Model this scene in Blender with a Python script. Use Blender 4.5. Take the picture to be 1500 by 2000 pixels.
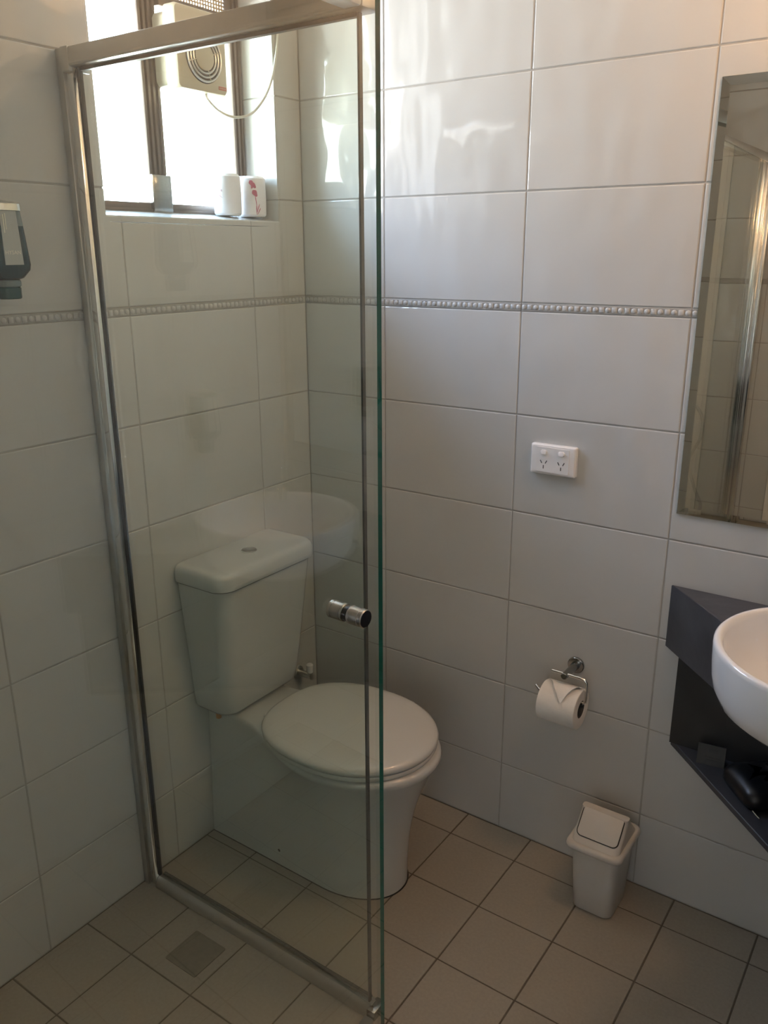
import bpy, bmesh, math, random
from mathutils import Matrix, Vector
random.seed(7)
for o in list(bpy.data.objects): bpy.data.objects.remove(o, do_unlink=True)
scene = bpy.context.scene
C = scene.collection
PI = math.pi

# ------------------------------------------------------------------ camera
cam_d = bpy.data.cameras.new('camera'); cam = bpy.data.objects.new('camera', cam_d); C.objects.link(cam)
cam_d.sensor_fit = 'HORIZONTAL'; cam_d.sensor_width = 36.0; cam_d.lens = 36.0 * 1630.32 / 1500.0
cam_d.clip_start = 0.01
R_ = Vector((0.81962427, 0.57289145, -0.00338149)); U_ = Vector((-0.16778547, 0.24568252, 0.95471888)); D_ = Vector((-0.54778105, 0.7819434, -0.29749022))
mw = Matrix.Identity(4)
for i in range(3): mw[i][0], mw[i][1], mw[i][2] = R_[i], U_[i], -D_[i]
mw.translation = Vector((1.55856, -1.845695, 1.579577))
cam.matrix_world = mw
scene.camera = cam

# ------------------------------------------------------------------ world, light, exposure
SKY = 35.0
LAMP = 58.0
world = bpy.data.worlds.new('sky'); scene.world = world; world.use_nodes = True
wn = world.node_tree.nodes; bg = wn['Background']
bg.inputs['Strength'].default_value = SKY
tc = wn.new('ShaderNodeTexCoord'); sx = wn.new('ShaderNodeSeparateXYZ'); cr = wn.new('ShaderNodeValToRGB')   # hazy horizon to blue zenith
world.node_tree.links.new(tc.outputs['Generated'], sx.inputs[0]); world.node_tree.links.new(sx.outputs['Z'], cr.inputs['Fac']); world.node_tree.links.new(cr.outputs['Color'], bg.inputs['Color'])
cr.color_ramp.elements[0].position = 0.10; cr.color_ramp.elements[0].color = (0.87, 0.895, 0.90, 1)
cr.color_ramp.elements[1].position = 0.55; cr.color_ramp.elements[1].color = (0.66, 0.91, 1.36, 1)
pl = bpy.data.lights.new('window_daylight', 'AREA'); pl.shape = 'RECTANGLE'; pl.size = 0.70; pl.size_y = 0.56
pl.cycles.is_portal = True
po = bpy.data.objects.new('window_daylight', pl); C.objects.link(po)
po.location = (-0.16, -0.37, 2.0); po.rotation_euler = (0, -PI / 2, 0)
vs = scene.view_settings
vs.view_transform = 'Standard'; vs.look = 'None'; vs.gamma = 1.0; vs.use_curve_mapping = False
vs.exposure = 0.10
scene.cycles.transparent_max_bounces = 24
scene.cycles.max_bounces = 12; scene.cycles.diffuse_bounces = 6; scene.cycles.glossy_bounces = 6

# ------------------------------------------------------------------ materials
MATS = {}
def mat(name, col, rough=0.5, metal=0.0, spec=0.5, coat=0.0, noise=None, bump=None, objvar=0.0):
    m = bpy.data.materials.new(name); m.use_nodes = True; nt = m.node_tree; n = nt.nodes; l = nt.links
    b = n['Principled BSDF']
    b.inputs['Base Color'].default_value = (*col, 1); b.inputs['Roughness'].default_value = rough
    b.inputs['Metallic'].default_value = metal; b.inputs['Specular IOR Level'].default_value = spec
    b.inputs['Coat Weight'].default_value = coat
    geo = n.new('ShaderNodeNewGeometry')
    cur = None
    if noise:                                    # (scale, amount, detail)
        t = n.new('ShaderNodeTexNoise'); t.inputs['Scale'].default_value = noise[0]; t.inputs['Detail'].default_value = noise[2] if len(noise) > 2 else 3
        l.new(geo.outputs['Position'], t.inputs['Vector'])
        mr = n.new('ShaderNodeMapRange'); mr.inputs['From Min'].default_value = 0.25; mr.inputs['From Max'].default_value = 0.75
        mr.inputs['To Min'].default_value = 1 - noise[1]; mr.inputs['To Max'].default_value = 1 + noise[1]
        l.new(t.outputs['Fac'], mr.inputs['Value'])
        mx = n.new('ShaderNodeVectorMath'); mx.operation = 'SCALE'; mx.inputs[0].default_value = col
        l.new(mr.outputs['Result'], mx.inputs['Scale']); cur = mx.outputs['Vector']
    if objvar:
        oi = n.new('ShaderNodeObjectInfo'); mr2 = n.new('ShaderNodeMapRange')
        mr2.inputs['To Min'].default_value = 1 - objvar; mr2.inputs['To Max'].default_value = 1 + objvar
        l.new(oi.outputs['Random'], mr2.inputs['Value'])
        mx2 = n.new('ShaderNodeVectorMath'); mx2.operation = 'SCALE'
        if cur: l.new(cur, mx2.inputs[0])
        else: mx2.inputs[0].default_value = col
        l.new(mr2.outputs['Result'], mx2.inputs['Scale']); cur = mx2.outputs['Vector']
    if cur: l.new(cur, b.inputs['Base Color'])
    if bump:                                     # (vector scale xyz, distance)
        mp = n.new('ShaderNodeMapping'); mp.inputs['Scale'].default_value = bump[0]
        l.new(geo.outputs['Position'], mp.inputs['Vector'])
        t2 = n.new('ShaderNodeTexNoise'); t2.inputs['Scale'].default_value = 1.0; t2.inputs['Detail'].default_value = bump[2] if len(bump) > 2 else 0
        l.new(mp.outputs['Vector'], t2.inputs['Vector'])
        bp = n.new('ShaderNodeBump'); bp.inputs['Strength'].default_value = 1.0; bp.inputs['Distance'].default_value = bump[1]
        l.new(t2.outputs['Fac'], bp.inputs['Height']); l.new(bp.outputs['Normal'], b.inputs['Normal'])
    MATS[name] = m
    return m
def glass_mat(name, tint, f0=0.045):
    m = bpy.data.materials.new(name); m.use_nodes = True; nt = m.node_tree; n = nt.nodes; l = nt.links
    n.remove(n['Principled BSDF']); out = n['Material Output']
    tr = n.new('ShaderNodeBsdfTransparent'); tr.inputs['Color'].default_value = (*tint, 1)
    gl = n.new('ShaderNodeBsdfGlossy'); gl.inputs['Roughness'].default_value = 0.0; gl.inputs['Color'].default_value = (1, 1, 1, 1)
    lw = n.new('ShaderNodeLayerWeight'); lw.inputs['Blend'].default_value = 0.5
    pw = n.new('ShaderNodeMath'); pw.operation = 'POWER'; pw.inputs[1].default_value = 4.0
    ma = n.new('ShaderNodeMath'); ma.operation = 'MULTIPLY_ADD'; ma.inputs[1].default_value = 1 - f0; ma.inputs[2].default_value = f0
    mx = n.new('ShaderNodeMixShader')
    l.new(lw.outputs['Facing'], pw.inputs[0]); l.new(pw.outputs[0], ma.inputs[0]); l.new(ma.outputs[0], mx.inputs['Fac'])
    l.new(tr.outputs[0], mx.inputs[1]); l.new(gl.outputs[0], mx.inputs[2]); l.new(mx.outputs[0], out.inputs['Surface'])
    MATS[name] = m; return m
def emit_mat(name, col, s):
    m = bpy.data.materials.new(name); m.use_nodes = True; b = m.node_tree.nodes['Principled BSDF']
    b.inputs['Base Color'].default_value = (0.9, 0.88, 0.82, 1)
    b.inputs['Emission Color'].default_value = (*col, 1); b.inputs['Emission Strength'].default_value = s
    MATS[name] = m; return m

mat('wall_tile', (0.53, 0.527, 0.505), 0.055, noise=(3.0, 0.03), bump=((17, 17, 8), 0.0042, 0.3), objvar=0.012)
mat('border_tile', (0.37, 0.36, 0.335), 0.35, noise=(60, 0.12))
mat('bead', (0.47, 0.465, 0.445), 0.35, noise=(120, 0.10), objvar=0.06)
mat('wall_grout', (0.38, 0.365, 0.335), 0.9, noise=(12, 0.12))
mat('floor_tile', (0.315, 0.282, 0.235), 0.42, noise=(140, 0.07, 5), bump=((60, 60, 60), 0.0006, 3), objvar=0.035)
mat('floor_grout', (0.12, 0.10, 0.078), 0.9, noise=(30, 0.2))
mat('paint', (0.78, 0.75, 0.69), 0.7, noise=(8, 0.02))
mat('sky_blocker_dark', (0.10, 0.08, 0.065), 0.8, noise=(10, 0.15))
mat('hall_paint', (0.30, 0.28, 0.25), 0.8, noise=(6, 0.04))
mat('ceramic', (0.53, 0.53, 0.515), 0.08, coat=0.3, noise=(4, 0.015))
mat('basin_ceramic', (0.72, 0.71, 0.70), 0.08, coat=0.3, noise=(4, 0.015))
mat('seat_plastic', (0.57, 0.56, 0.535), 0.16, noise=(4, 0.015))
mat('white_plastic', (0.82, 0.80, 0.78), 0.25, noise=(20, 0.01))
mat('bin_plastic', (0.55, 0.52, 0.475), 0.38, noise=(25, 0.02))
mat('cord_cream', (0.66, 0.64, 0.56), 0.4, noise=(12, 0.03))
mat('knob_chrome', (0.52, 0.51, 0.50), 0.14, 1.0, noise=(30, 0.05))
mat('pale_print', (0.55, 0.40, 0.44), 0.6, noise=(80, 0.1))
mat('cream_plastic', (0.50, 0.45, 0.33), 0.35, noise=(12, 0.03))
mat('chrome', (0.80, 0.79, 0.77), 0.10, 1.0, noise=(30, 0.03))
mat('dark_chrome', (0.36, 0.36, 0.35), 0.16, 1.0, noise=(30, 0.05))
mat('satin_aluminium', (0.56, 0.55, 0.52), 0.30, 1.0, noise=(18, 0.05))
mat('bronze_aluminium', (0.13, 0.105, 0.09), 0.36, 0.7, noise=(20, 0.08))
mat('dark_gap', (0.015, 0.014, 0.012), 0.6, noise=(20, 0.1))  # near-black, also stands in for the shade of gaps and recesses
mat('black_seal', (0.025, 0.024, 0.022), 0.45, noise=(20, 0.1))
mat('sill_glaze', (0.53, 0.525, 0.505), 0.22, noise=(3, 0.03))
mat('grey_seal', (0.09, 0.09, 0.085), 0.25, noise=(20, 0.1))
mat('stone', (0.050, 0.051, 0.058), 0.38, noise=(9, 0.30, 6), bump=((40, 40, 40), 0.0006, 3))
mat('laminate', (0.030, 0.029, 0.027), 0.5, noise=(14, 0.2))
mat('shelf_laminate', (0.050, 0.050, 0.056), 0.45, noise=(14, 0.2))
mat('paper', (0.78, 0.75, 0.71), 0.9, noise=(90, 0.02), bump=((250, 250, 250), 0.0006, 2))
mat('wrapper', (0.84, 0.83, 0.86), 0.5, noise=(40, 0.02))
mat('red_print', (0.50, 0.12, 0.20), 0.6, noise=(80, 0.1))
mat('badge_red', (0.48, 0.10, 0.06), 0.5, noise=(80, 0.1))
mat('card', (0.045, 0.044, 0.041), 0.6, noise=(40, 0.05))
mat('black_plastic', (0.006, 0.006, 0.007), 0.35, noise=(30, 0.2))
mat('teal_plastic', (0.005, 0.036, 0.044), 0.18, noise=(14, 0.15))
mat('teal_pump', (0.010, 0.065, 0.062), 0.22, noise=(14, 0.15))
mat('smoky_plastic', (0.16, 0.21, 0.22), 0.2, noise=(14, 0.1))
mat('label_grey', (0.40, 0.43, 0.42), 0.45, noise=(16, 0.06))
mat('label_print', (0.72, 0.71, 0.60), 0.5, noise=(60, 0.05))
mat('brass', (0.62, 0.30, 0.12), 0.35, 1.0, noise=(60, 0.1))
mat('drain_metal', (0.20, 0.178, 0.14), 0.5, 0.0, noise=(60, 0.1))
mat('mesh_brown', (0.42, 0.31, 0.19), 0.7, noise=(160, 0.25))
mat('glass_edge', (0.006, 0.105, 0.075), 0.12, noise=(10, 0.2))
mat('hose_grey', (0.14, 0.14, 0.135), 0.35, 0.6, noise=(80, 0.1))
mat('mirror_silver', (0.84, 0.86, 0.82), 0.004, 1.0)
glass_mat('shower_glass', (0.955, 0.984, 0.966))
glass_mat('window_glass', (0.97, 0.97, 0.97))
emit_mat('lamp_diffuser', (1.0, 0.585, 0.31), LAMP)

# ------------------------------------------------------------------ mesh helpers
def finish(bm, name, m, smooth=True, angle=35):
    bmesh.ops.recalc_face_normals(bm, faces=bm.faces[:])
    me = bpy.data.meshes.new(name); bm.to_mesh(me); bm.free()
    ms = m if isinstance(m, (list, tuple)) else [m]
    for k in ms: me.materials.append(MATS[k])
    if smooth:
        me.polygons.foreach_set('use_smooth', [True] * len(me.polygons)); me.set_sharp_from_angle(angle=math.radians(angle))
    return me
def obj(name, bm, m, parent=None, smooth=True, angle=35):
    """links the bmesh (world coordinates) as one mesh object; a child is stored relative to its root's location"""
    if parent is not None:
        root = parent
        while root.parent: root = root.parent
        if root.type == 'EMPTY' or tuple(root.location) != (0, 0, 0):
            bmesh.ops.translate(bm, verts=bm.verts[:], vec=-Vector(root.location))
    o = bpy.data.objects.new(name, finish(bm, name, m, smooth, angle)); C.objects.link(o)
    if parent is not None: o.parent = parent
    return o
def thing(name, label, cat, loc=(0, 0, 0), group=None, kind=None):
    o = bpy.data.objects.new(name, None); C.objects.link(o); o.location = loc; o.empty_display_size = 0.05
    o['label'] = label; o['category'] = cat
    if group: o['group'] = group
    if kind: o['kind'] = kind
    return o
def struct(name, bm, m, label=None, smooth=False):
    o = obj(name, bm, m, None, smooth); o['kind'] = 'structure'
    if label: o['label'] = label
    return o
def bx(bm, x0, x1, y0, y1, z0, z1, bevel=0, seg=2):
    r = bmesh.ops.create_cube(bm, size=1.0); vs_ = r['verts']
    for v in vs_: v.co = Vector(((x0 + x1) / 2 + v.co.x * (x1 - x0), (y0 + y1) / 2 + v.co.y * (y1 - y0), (z0 + z1) / 2 + v.co.z * (z1 - z0)))
    if bevel:
        ed = list({e for v in vs_ for e in v.link_edges})
        bmesh.ops.bevel(bm, geom=ed, offset=bevel, segments=seg, affect='EDGES', profile=0.5)
    return bm
def box(*a, **k): return bx(bmesh.new(), *a, **k)
def loft(rings, cap0=True, cap1=True, bm=None, closed=True):
    bm = bm or bmesh.new(); V = [[bm.verts.new(p) for p in r] for r in rings]; n = len(rings[0])
    for a, b in zip(V, V[1:]):
        for i in range(n if closed else n - 1):
            j = (i + 1) % n; bm.faces.new((a[i], a[j], b[j], b[i]))
    if cap0: bm.faces.new(V[0][::-1])
    if cap1: bm.faces.new(V[-1])
    return bm
def rrect(x0, x1, y0, y1, r, n=6, rs=None):
    """rounded rectangle; rs = radii of the corners (x1y1, x0y1, x0y0, x1y0)"""
    rs = rs or (r, r, r, r); P = []
    for (cx, cy, a0), rr in zip((((x1), (y1), 0), ((x0), (y1), 90), ((x0), (y0), 180), ((x1), (y0), 270)), rs):
        sx = -1 if cx == x1 else 1; sy = -1 if cy == y1 else 1
        for k in range(n + 1):
            a = math.radians(a0 + 90 * k / n); P.append((cx + sx * rr + rr * math.cos(a), cy + sy * rr + rr * math.sin(a)))
    return P
def at_z(P, z): return [(x, y, z) for x, y in P]
def lathe(profile, n=40, bm=None, M=None):
    """profile of (r, z); r = 0 closes on the axis"""
    bm = bm or bmesh.new(); prev = None; M = M or Matrix.Identity(4)
    for r, z in profile:
        ring = [bm.verts.new(M @ Vector((0, 0, z)))] if r < 1e-7 else [bm.verts.new(M @ Vector((r * math.cos(2 * PI * i / n), r * math.sin(2 * PI * i / n), z))) for i in range(n)]
        if prev:
            for i in range(n):
                j = (i + 1) % n
                if len(prev) == 1 and len(ring) > 1: bm.faces.new((prev[0], ring[i], ring[j]))
                elif len(ring) == 1 and len(prev) > 1: bm.faces.new((prev[i], prev[j], ring[0]))
                elif len(ring) > 1: bm.faces.new((prev[i], prev[j], ring[j], ring[i]))
        prev = ring
    return bm
def axis_matrix(origin, direction):
    q = Vector((0, 0, 1)).rotation_difference(Vector(direction).normalized())
    return Matrix.Translation(Vector(origin)) @ q.to_matrix().to_4x4()
def cyl(p0, p1, r, r2=None, n=24, bevel=0.0, bm=None):
    p0, p1 = Vector(p0), Vector(p1); L = (p1 - p0).length; r2 = r if r2 is None else r2; b = bevel
    prof = [(0, 0), (r - b, 0), (r, b), (r2, L - b), (r2 - b, L), (0, L)] if b else [(0, 0), (r, 0), (r2, L), (0, L)]
    return lathe(prof, n, bm, axis_matrix(p0, p1 - p0))
def catmull(P, k=10):
    P = [Vector(p) for p in P]; Q = [2 * P[0] - P[1]] + P + [2 * P[-1] - P[-2]]; out = []
    for i in range(1, len(Q) - 2):
        a, b, c, d = Q[i - 1:i + 3]
        for s in range(k):
            t = s / k; out.append(0.5 * ((2 * b) + (c - a) * t + (2 * a - 5 * b + 4 * c - d) * t * t + (3 * b - a - 3 * c + d) * t ** 3))
    return out + [P[-1]]
def tube(P, r, n=10, bm=None):
    P = [Vector(p) for p in P]; rings = []; nrm = None
    for i, p in enumerate(P):
        t = (P[min(i + 1, len(P) - 1)] - P[max(i - 1, 0)]).normalized()
        if nrm is None: nrm = t.orthogonal().normalized()
        nrm = (nrm - t * nrm.dot(t)).normalized(); b = t.cross(nrm)
        rings.append([p + r * (math.cos(2 * PI * k / n) * nrm + math.sin(2 * PI * k / n) * b) for k in range(n)])
    return loft(rings, bm=bm)
def prism(P, z0, z1, bevel=0.0, seg=2, bm=None):
    bm = bm or bmesh.new()
    a = [bm.verts.new((x, y, z0)) for x, y in P]; b = [bm.verts.new((x, y, z1)) for x, y in P]; n = len(P); fs = []
    for i in range(n): fs.append(bm.faces.new((a[i], a[(i + 1) % n], b[(i + 1) % n], b[i])))
    fs.append(bm.faces.new(a[::-1])); top = bm.faces.new(b); fs.append(top)
    if bevel: bmesh.ops.bevel(bm, geom=list(top.edges), offset=bevel, segments=seg, affect='EDGES', profile=0.5)
    return bm
def text_bm(s, size, M, depth=0.0003):
    cu = bpy.data.curves.new('lettering', 'FONT'); cu.body = s; cu.size = size; cu.extrude = depth; cu.align_x = 'CENTER'; cu.align_y = 'CENTER'; cu.resolution_u = 2
    o = bpy.data.objects.new('lettering', cu); C.objects.link(o); bpy.context.view_layer.update()
    me = bpy.data.meshes.new_from_object(o.evaluated_get(bpy.context.evaluated_depsgraph_get()))
    bm = bmesh.new(); bm.from_mesh(me); bm.transform(M)
    bpy.data.objects.remove(o, do_unlink=True); bpy.data.curves.remove(cu); bpy.data.meshes.remove(me)
    return bm

# ------------------------------------------------------------------ room dimensions
XR, YF, ZC = 1.87, -2.10, 2.45
L1, H, B = 0.2103, 0.2469, 0.0187
ROWS = [0.0, L1, L1 + H, L1 + 2 * H, L1 + 3 * H, L1 + 4 * H, L1 + 5 * H]
BZ0 = L1 + 5 * H; BZ1 = BZ0 + B
ROWS2 = [BZ1, BZ1 + H, BZ1 + 2 * H, BZ1 + 3 * H, ZC]
WIN = (-0.646, -0.095, 1.657, 2.36)              # y0, y1, z0, z1 of the window opening
FR = {'back': Matrix(((1, 0, 0, 0), (0, 0, -1, 0), (0, 1, 0, 0), (0, 0, 0, 1))),
      'left': Matrix(((0, 0, 1, 0), (1, 0, 0, 0), (0, 1, 0, 0), (0, 0, 0, 1))),
      'front': Matrix(((-1, 0, 0, 0), (0, 0, 1, YF), (0, 1, 0, 0), (0, 0, 0, 1))),
      'right': Matrix(((0, 0, -1, XR), (-1, 0, 0, 0), (0, 1, 0, 0), (0, 0, 0, 1))),
      'floor': Matrix.Identity(4)}
TILE_CACHE = {}
def tile(name, poly, frame, parent, m, thick=0.004, bevel=0.0022):
    """a tile of outline poly (u, v in the plane of its wall), its face in that plane"""
    cu = sum(p[0] for p in poly) / len(poly); cv = sum(p[1] for p in poly) / len(poly)
    key = (tuple((round(p[0] - cu, 4), round(p[1] - cv, 4)) for p in poly), m, thick)
    if key not in TILE_CACHE:
        bm = prism([(p[0] - cu, p[1] - cv) for p in poly], -thick, 0.0, bevel)
        TILE_CACHE[key] = finish(bm, name, m, False)
    o = bpy.data.objects.new(name, TILE_CACHE[key]); C.objects.link(o); o.parent = parent
    o.matrix_local = FR[frame] @ Matrix.Translation((cu, cv, 0))
    return o
def rect(u0, u1, v0, v1, g): return [(u0 + g, v0 + g), (u1 - g, v0 + g), (u1 - g, v1 - g), (u0 + g, v1 - g)]
BEAD = {}
def bead_mesh(kind):
    if kind not in BEAD:
        if kind == 0: bm = lathe([(0.0058, -0.001), (0.0058, 0.0006), (0.0048, 0.0014), (0, 0.0019)], 14)
        else: bm = prism([(-0.0056, -0.006), (0.0056, -0.006), (0.0056, 0.006), (-0.0056, 0.006)], -0.001, 0.0012, 0.0008, 1)
        BEAD[kind] = finish(bm, 'bead', 'bead', True, 50)
    return BEAD[kind]
def border(wall, frame, u0, u1, joints, beads_to=None):
    us = [u0] + [j for j in joints if u0 < j < u1] + [u1]
    for a, b in zip(us, us[1:]):
        s = tile('border_strip', rect(a, b, BZ0, BZ1, 0.0006), frame, wall, 'border_tile', 0.004, 0.0008)
        sc = ((a + b) / 2, (BZ0 + BZ1) / 2)
        if beads_to and (b < beads_to[0] or a > beads_to[1]): continue
        n = max(1, round((b - a) / 0.0148))
        for k in range(n):
            u = a + (b - a) * (k + 0.5) / n
            o = bpy.data.objects.new('bead', bead_mesh(k % 2)); C.objects.link(o); o.parent = s
            o.location = (u - sc[0], 0, 0)

G = 0.0013
# back wall (power point, mirror, vanity)
wall_back = struct('wall_back', box(-0.18, XR + 0.12, 0.0016, 0.12, -0.1, ZC + 0.1), 'wall_grout', 'cream tiled wall with the power point and mirror')
JB = [0.2699 + 0.3938 * k for k in range(5)]
us = [0.0] + JB + [XR]; us = [u for u in us if u <= XR]
for rows in (ROWS, ROWS2):
    for v0, v1 in zip(rows, rows[1:]):
        for u0, u1 in zip(us, us[1:]):
            if u1 - u0 > 0.01: tile('wall_tile', rect(u0, u1, v0, v1, G), 'back', wall_back, 'wall_tile')
border(wall_back, 'back', 0.0, XR, JB, (0.0, 1.15))
# left wall (window)
y0, y1, z0, z1 = WIN
bm = bmesh.new()
bx(bm, -0.18, -0.0016, YF - 0.1, y0, -0.1, ZC + 0.1); bx(bm, -0.18, -0.0016, y1, 0.0016, -0.1, ZC + 0.1)
bx(bm, -0.18, -0.0016, y0, y1, -0.1, z0 - 0.016); bx(bm, -0.18, -0.0016, y0, y1, z1, ZC + 0.1)
wall_left = struct('wall_left', bm, 'wall_grout', 'cream tiled wall with the window')
JL = [-1.80, -1.402, -1.0044, -0.606, -0.2045]
us = [YF] + JL + [0.0]
SILLZ = z0 - 0.013                                # underside of the sill edging
def minus_window(u0, u1, v0, v1):
    a, b, c, d = max(u0, y0), min(u1, y1), max(v0, SILLZ), min(v1, z1)
    if a >= b or c >= d: return [rect(u0, u1, v0, v1, G)]
    g = G; L, Rr, Bt, T = u0 < y0, u1 > y1, v0 < SILLZ, v1 > z1
    if not L and not Rr:
        out = []
        if Bt: out.append(rect(u0, u1, v0, SILLZ, g))
        if T: out.append(rect(u0, u1, z1, v1, g))
        return out
    if L and not Bt and not T: return [rect(u0, y0, v0, v1, g)]
    if Rr and not Bt and not T: return [rect(y1, u1, v0, v1, g)]
    if L and Bt: return [[(u0 + g, v0 + g), (u1 - g, v0 + g), (u1 - g, SILLZ - g), (y0 - g, SILLZ - g), (y0 - g, v1 - g), (u0 + g, v1 - g)]]
    if Rr and Bt: return [[(u0 + g, v0 + g), (u1 - g, v0 + g), (u1 - g, v1 - g), (y1 + g, v1 - g), (y1 + g, SILLZ - g), (u0 + g, SILLZ - g)]]
    if L and T: return [[(u0 + g, v0 + g), (y0 - g, v0 + g), (y0 - g, z1 + g), (u1 - g, z1 + g), (u1 - g, v1 - g), (u0 + g, v1 - g)]]
    return [[(y1 + g, v0 + g), (u1 - g, v0 + g), (u1 - g, v1 - g), (u0 + g, v1 - g), (u0 + g, z1 + g), (y1 + g, z1 + g)]]
for rows in (ROWS, ROWS2):
    for v0, v1 in zip(rows, rows[1:]):
        for u0, u1 in zip(us, us[1:]):
            for P in minus_window(u0, u1, v0, v1): tile('wall_tile', P, 'left', wall_left, 'wall_tile')
border(wall_left, 'left', YF, 0.0, JL, (-1.05, 0.0))
# window reveal: sloping sill tiles, the side and head lined with tiles
for a, b in ((y0, -0.606), (-0.606, -0.2045), (-0.2045, y1)):
    P0 = [(-0.112, z0 + 0.017), (-0.002, z0), (0.0, z0 - 0.003), (0.0, SILLZ), (-0.112, SILLZ)]
    g = G * 0.6
    obj('sill_tile', loft([[(x, a + g, z) for x, z in P0], [(x, b - g, z) for x, z in P0]]), 'sill_glaze', wall_left, True, 30)
for v0, v1 in ((z0 - 0.01, BZ1 + H), (BZ1 + H, BZ1 + 2 * H), (BZ1 + 2 * H, BZ1 + 3 * H), (BZ1 + 3 * H, z1)):
    obj('reveal_tile', box(-0.112, -0.0008, y1 - 0.003, y1 + 0.004, v0 + G, v1 - G, bevel=0.001, seg=1), 'wall_tile', wall_left)
    obj('reveal_tile', box(-0.112, -0.0008, y0 - 0.004, y0 + 0.003, v0 + G, v1 - G, bevel=0.001, seg=1), 'wall_tile', wall_left)
obj('reveal_tile', box(-0.112, -0.0008, y0, y1, z1 - 0.003, z1 + 0.004), 'wall_tile', wall_left)
# front wall with the doorway, right wall
DX0, DX1, DZ = 0.93, 1.72, 2.04
bm = bmesh.new()
bx(bm, -0.18, DX0, YF - 0.1, YF - 0.0016, -0.1, ZC + 0.1); bx(bm, DX1, XR + 0.12, YF - 0.1, YF - 0.0016, -0.1, ZC + 0.1); bx(bm, DX0, DX1, YF - 0.1, YF - 0.0016, DZ, ZC + 0.1)
wall_front = struct('wall_front', bm, 'wall_grout', 'cream tiled wall with the doorway, seen in the mirror')
us = [-DX0, -0.79, -0.40, 0.0]
for rows in (ROWS, ROWS2):
    for v0, v1 in zip(rows, rows[1:]):
        for u0, u1 in zip(us, us[1:]): tile('wall_tile', rect(u0, u1, v0, v1, G), 'front', wall_front, 'wall_tile')
border(wall_front, 'front', -DX0, 0.0, us, (9, 9))
wall_right = struct('wall_right', box(XR + 0.0016, XR + 0.12, YF - 0.1, 0.12, -0.1, ZC + 0.1), 'wall_grout', 'cream tiled wall behind the basin')
us = [0.0, 0.40, 0.80, 1.20, 1.60, 2.10]
for rows in (ROWS, ROWS2):
    for v0, v1 in zip(rows, rows[1:]):
        for u0, u1 in zip(us, us[1:]): tile('wall_tile', rect(u0, u1, v0, v1, G), 'right', wall_right, 'wall_tile')
border(wall_right, 'right', 0.0, 2.10, us, (9, 9))
# floor
floor = struct('floor', box(-0.18, XR + 0.12, YF - 0.1, 0.12, -0.12, -0.0014), 'floor_grout', 'beige square tiled bathroom floor')
fx = [0.0] + [0.1656 + 0.2 * k for k in range(-0, 9)] + [XR]
fy = [YF] + sorted([-0.1033 - 0.2 * k for k in range(10)]) + [0.0]
for a, b in zip(fx, fx[1:]):
    for c, d in zip(fy, fy[1:]):
        if b - a > 0.012 and d - c > 0.012: tile('floor_tile', rect(a, b, c, d, 0.0019), 'floor', floor, 'floor_tile', 0.004, 0.0012)
ceiling = struct('ceiling', box(-0.18, XR + 0.12, YF - 0.1, 0.12, ZC, ZC + 0.1), 'paint', 'plain off-white ceiling')
struct('sky_blocker', box(-0.60, -0.181, -3.2, 0.9, 2.46, 2.58), 'sky_blocker_dark', 'added unseen overhang outside that blocks high sky light')  # added overhang, out of view, keeps high sky light off the lower walls
# doorway frame and the dim passage beyond it
bm = bmesh.new()
for x0_, x1_, z0_, z1_ in ((DX0 - 0.035, DX0 + 0.025, 0, DZ + 0.035), (DX1 - 0.025, DX1 + 0.035, 0, DZ + 0.035), (DX0 + 0.025, DX1 - 0.025, DZ - 0.025, DZ + 0.035)):
    bx(bm, x0_, x1_, YF - 0.115, YF + 0.014, z0_, z1_, bevel=0.004)
trim_1 = struct('trim_1', bm, 'paint', 'pale door frame seen at the edge of the mirror', True)
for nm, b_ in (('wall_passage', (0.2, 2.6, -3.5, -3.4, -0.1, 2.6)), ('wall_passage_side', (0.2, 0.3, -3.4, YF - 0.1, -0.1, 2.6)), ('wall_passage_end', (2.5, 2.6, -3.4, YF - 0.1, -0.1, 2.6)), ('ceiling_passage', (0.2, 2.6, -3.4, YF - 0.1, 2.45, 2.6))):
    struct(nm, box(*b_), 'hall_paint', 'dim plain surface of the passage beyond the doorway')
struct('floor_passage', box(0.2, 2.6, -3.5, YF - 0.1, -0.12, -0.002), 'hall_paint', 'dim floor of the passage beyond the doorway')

# ------------------------------------------------------------------ window
W = thing('window_1', 'brown aluminium sliding window above the toilet', 'window', (-0.12, (y0 + y1) / 2, z0 + 0.017), kind='structure')
FX0, FX1 = -0.150, -0.104                        # frame depth
zb = z0 + 0.014; zt = z1 - 0.003
bm = bmesh.new(); bx(bm, FX0, FX1, y0 + 0.004, y1 - 0.004, zb, zb + 0.022, bevel=0.002); bx(bm, FX0 + 0.012, FX1 + 0.006, y0 + 0.004, y1 - 0.004, zb, zb + 0.008, bevel=0.001)
obj('bottom_rail', bm, 'bronze_aluminium', W)
obj('top_rail', box(FX0, FX1, y0 + 0.004, y1 - 0.004, zt - 0.022, zt, bevel=0.002), 'bronze_aluminium', W)
def ribbed(yc, w, name, nr):
    P = []; a = yc - w / 2
    for k in range(nr):                          # ribs as steps of the cross-section, facing the room
        s = w / nr; P += [(FX1 - 0.006, a + s * k), (FX1, a + s * k + s * 0.15), (FX1, a + s * k + s * 0.6), (FX1 - 0.006, a + s * k + s * 0.72)]
    P += [(FX1 - 0.006, a + w), (FX0, a + w), (FX0, a)]
    return obj(name, prism(P, zb + 0.022, zt - 0.022), 'bronze_aluminium', W, True, 20)
ribbed(-0.401, 0.058, 'meeting_stile', 4)
ribbed(y1 - 0.004 - 0.021, 0.042, 'jamb', 3); ribbed(y0 + 0.004 + 0.017, 0.034, 'jamb', 2)
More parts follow.
